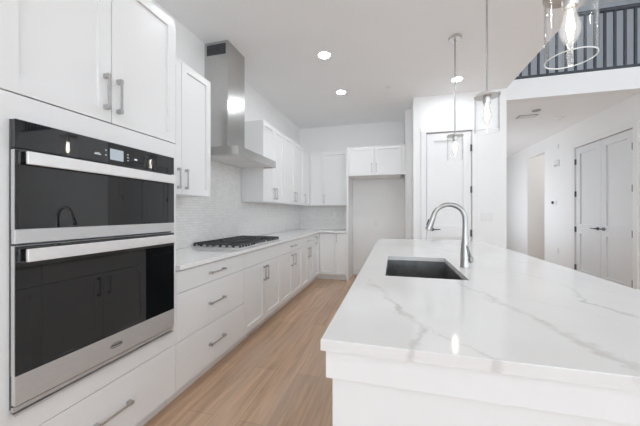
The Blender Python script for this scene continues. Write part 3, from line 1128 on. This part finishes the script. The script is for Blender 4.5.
# ------------------------------------------------------------------ pendants
pg = 'pendant lamps over the island'
p = thing('pendant_lamp', 'clear glass pendant lamp nearest the camera, cut by the top edge', 'lamp', (0.61, 1.19, CZ), pg)
x, y = 0.61, 1.19
MB().lathe([(0.0, CZ - 0.001), (0.062, CZ - 0.001), (0.062, CZ - 0.018), (0.055, CZ - 0.024), (0.0, CZ - 0.024)], (x, y, 0), 32).build('canopy', M_nickel, p, True)
MB().cyl((x, y, CZ - 0.024), (x, y, 2.045), 0.0065, 12).build('rod', M_faucet, p, True)
MB().lathe([(0.0, 2.048), (0.078, 2.048), (0.078, 2.036), (0.0, 2.036)], (x, y, 0), 40).build('cap', M_nickel, p, True)
MB().lathe([(0.0, 2.0355), (0.024, 2.0355), (0.024, 1.995), (0.020, 1.985), (0.0, 1.985)], (x, y, 0), 24).build('socket', M_nickel, p, True)
MB().lathe([(0.0735, 2.0355), (0.0735, 1.803), (0.0720, 1.800), (0.0705, 1.803), (0.0705, 2.0355)], (x, y, 0), 48).build('glass_shade', M_glass, p, True)
MB().tube([(x + 0.072 * math.cos(2 * math.pi * k / 48), y + 0.072 * math.sin(2 * math.pi * k / 48), 1.8005) for k in range(49)], 0.0022, 8, cap=False).build('shade_rim', M_rim, p, True)
bl = MB().lathe([(0.013, 1.9845), (0.014, 1.975), (0.020, 1.955), (0.029, 1.925), (0.032, 1.905), (0.029, 1.885), (0.019, 1.862), (0.008, 1.845), (0.0, 1.838)], (x, y, 0), 28).build('bulb', M_bulb, p, True)
mb = MB()
for k in range(4):
    a = 2 * math.pi * k / 4
    mb.tube([(x + 0.004 * math.cos(a), y + 0.004 * math.sin(a), 1.975), (x + 0.012 * math.cos(a), y + 0.012 * math.sin(a), 1.91), (x + 0.003 * math.cos(a), y + 0.003 * math.sin(a), 1.868)], 0.0014, 6)
fl = mb.build('filament', M_fil, None, True)
fl.parent = bl
dup(p, (0.61, 2.11, CZ), 'clear glass pendant lamp in the middle, right of the faucet')
dup(p, (0.61, 3.12, CZ), 'clear glass pendant lamp farthest away, in front of the pantry door')

# ------------------------------------------------------------------ ceiling fittings
rg = 'recessed ceiling lights'
r0 = thing('recessed_light', 'round recessed ceiling light nearest the range hood', 'light', (-0.765, 3.09, CZ), rg)
MB().lathe([(0.062, CZ - 0.0006), (0.080, CZ - 0.0006), (0.078, CZ - 0.006), (0.064, CZ - 0.008)], (-0.765, 3.09, 0), 36, closed=True).build('trim_ring', M_plast, r0, True)
MB().lathe([(0.0, CZ - 0.0006), (0.0635, CZ - 0.0006), (0.0635, CZ - 0.005), (0.0, CZ - 0.005)], (-0.765, 3.09, 0), 36).build('lens', M_can, r0, True)
dup(r0, (-0.755, 4.10, CZ), 'round recessed ceiling light farther down the aisle, before the back wall')
dup(r0, (-0.765, 2.08, CZ), 'added unseen recessed ceiling light over the aisle beside the range hood')  # out of view; continues the row, added to brighten the kitchen
dup(r0, (0.826, 2.08, CZ), 'added unseen recessed ceiling light over the island by the middle pendant')  # also out of view, added for more light over the island
dup(r0, (0.826, 4.10, CZ), 'round recessed ceiling light behind the pendant rods, over the pantry front')
tag(MB().lathe([(0.0, CZ - 0.001), (0.04, CZ - 0.001), (0.04, CZ - 0.006), (0.0, CZ - 0.008)], (-0.077, 4.11, 0), 24).build('sprinkler_cover', M_plast, None, True),
    'small flat round sprinkler cover on the kitchen ceiling', 'sprinkler cover')
tag(MB().lathe([(0.0, 2.899), (0.065, 2.899), (0.065, 2.885), (0.05, 2.868), (0.0, 2.866)], (2.78, 5.72, 0), 28).build('smoke_detector', M_plast, None, True),
    'round white smoke detector on the foyer ceiling', 'smoke detector')
v = thing('ceiling_vent', 'pale rectangular air vent on the foyer ceiling', 'vent', (2.20, 5.50, 2.9))
MB().box(2.06, 2.34, 5.42, 5.58, 2.892, 2.899).build('frame', M_grey, v)
for k in range(5):
    MB().box(2.075, 2.325, 5.436 + k * 0.028, 5.448 + k * 0.028, 2.886, 2.892).build('slat', M_plast, v)
tag(MB().lathe([(0.0, 2.899), (0.06, 2.899), (0.058, 2.890), (0.0, 2.888)], (2.22, 5.22, 0), 24).build('sprinkler_cover', M_grey, None, True),
    'flat round cover beside the air vent on the foyer ceiling', 'sprinkler cover')

# ------------------------------------------------------------------ wall plates and devices
def plate(name, label, cat, f, u, v, w, h, n, slots, m=M_plast):
    p = thing(name, label, cat, f.p(u, v, 0))
    MB().fbox(f, u - w / 2, u + w / 2, v - h / 2, v + h / 2, 0.0006, 0.006, 0.0015).build('plate', m, p)
    for k in range(n):
        c = u + (k - (n - 1) / 2) * 0.046
        MB().fbox(f, c - 0.016, c + 0.016, v - 0.034, v + 0.034, 0.0062, 0.0095).build(slots, M_trim, p)
    return p


plate('light_switch', 'white three-gang light switch on the wall right of the pantry door', 'switch', PF, 1.325, 1.19, 0.155, 0.12, 3, 'rocker')
plate('power_outlet', 'white power outlet on the tiled back wall above the counter', 'outlet', Frame((0, YB - 0.010, 0), (1, 0, 0), (0, -1, 0)), -1.18, 1.21, 0.072, 0.118, 1, 'socket')
plate('power_outlet', 'white power outlet inside the empty fridge opening', 'outlet', Frame((0, YB, 0), (1, 0, 0), (0, -1, 0)), -0.33, 1.06, 0.072, 0.118, 1, 'socket')
plate('power_outlet', 'white power outlet low on the foyer wall left of the double doors', 'outlet', RF, 6.80, 0.47, 0.072, 0.118, 1, 'socket')
tm = thing('thermostat', 'white thermostat with a dark dial on the foyer wall', 'thermostat', RF.p(6.93, 1.46, 0))
MB().fbox(RF, 6.84, 6.98, 1.415, 1.505, 0.0006, 0.012, 0.002).build('plate', M_plast, tm)
MB().cyl(RF.p(6.955, 1.47, 0.0122), RF.p(6.955, 1.47, 0.030), 0.030, 24).build('dial', M_black, tm, True)
db = thing('door_chime', 'white square door chime box high on the foyer wall', 'door chime', RF.p(6.81, 2.27, 0))
MB().fbox(RF, 6.73, 6.86, 2.20, 2.335, 0.0006, 0.045, 0.004).build('case', M_plast, db)
MB().fbox(RF, 6.75, 6.84, 2.215, 2.235, 0.0452, 0.047).build('grille', M_grey, db)
tag(MB().fbox(RF, 6.765, 6.825, 2.57, 2.66, 0.0006, 0.012, 0.002).build('wall_sensor', M_plast), 'tiny white sensor on the foyer wall above the door chime', 'sensor')

# ------------------------------------------------------------------ loft railing
rl = thing('loft_railing', 'black metal railing with vertical balusters along the loft edge', 'railing', (3.0, 4.64, 3.166))
RB, RT, RYc = 3.205, 4.02, 4.64
MB().box(1.585, 5.99, RYc - 0.02, RYc + 0.02, RB - 0.012, RB + 0.014).build('bottom_rail', M_rail, rl)
MB().box(1.585, 5.99, RYc - 0.022, RYc + 0.022, RT - 0.045, RT, 0.003).build('top_rail', M_rail, rl)
n = 0
x = 1.667
while x < 5.95:
    post = n % 26 == 25
    r = 0.022 if post else 0.0125
    MB().box(x - r, x + r, RYc - r, RYc + r, 3.166 if post else RB + 0.014, RT - 0.045).build('post' if post else 'baluster', M_rail, rl)
    x += 0.1103
    n += 1
MB().box(1.585, 1.60, PY + 0.003, PY + 0.09, 3.166, 3.17).build('foot_plate', M_rail, rl)
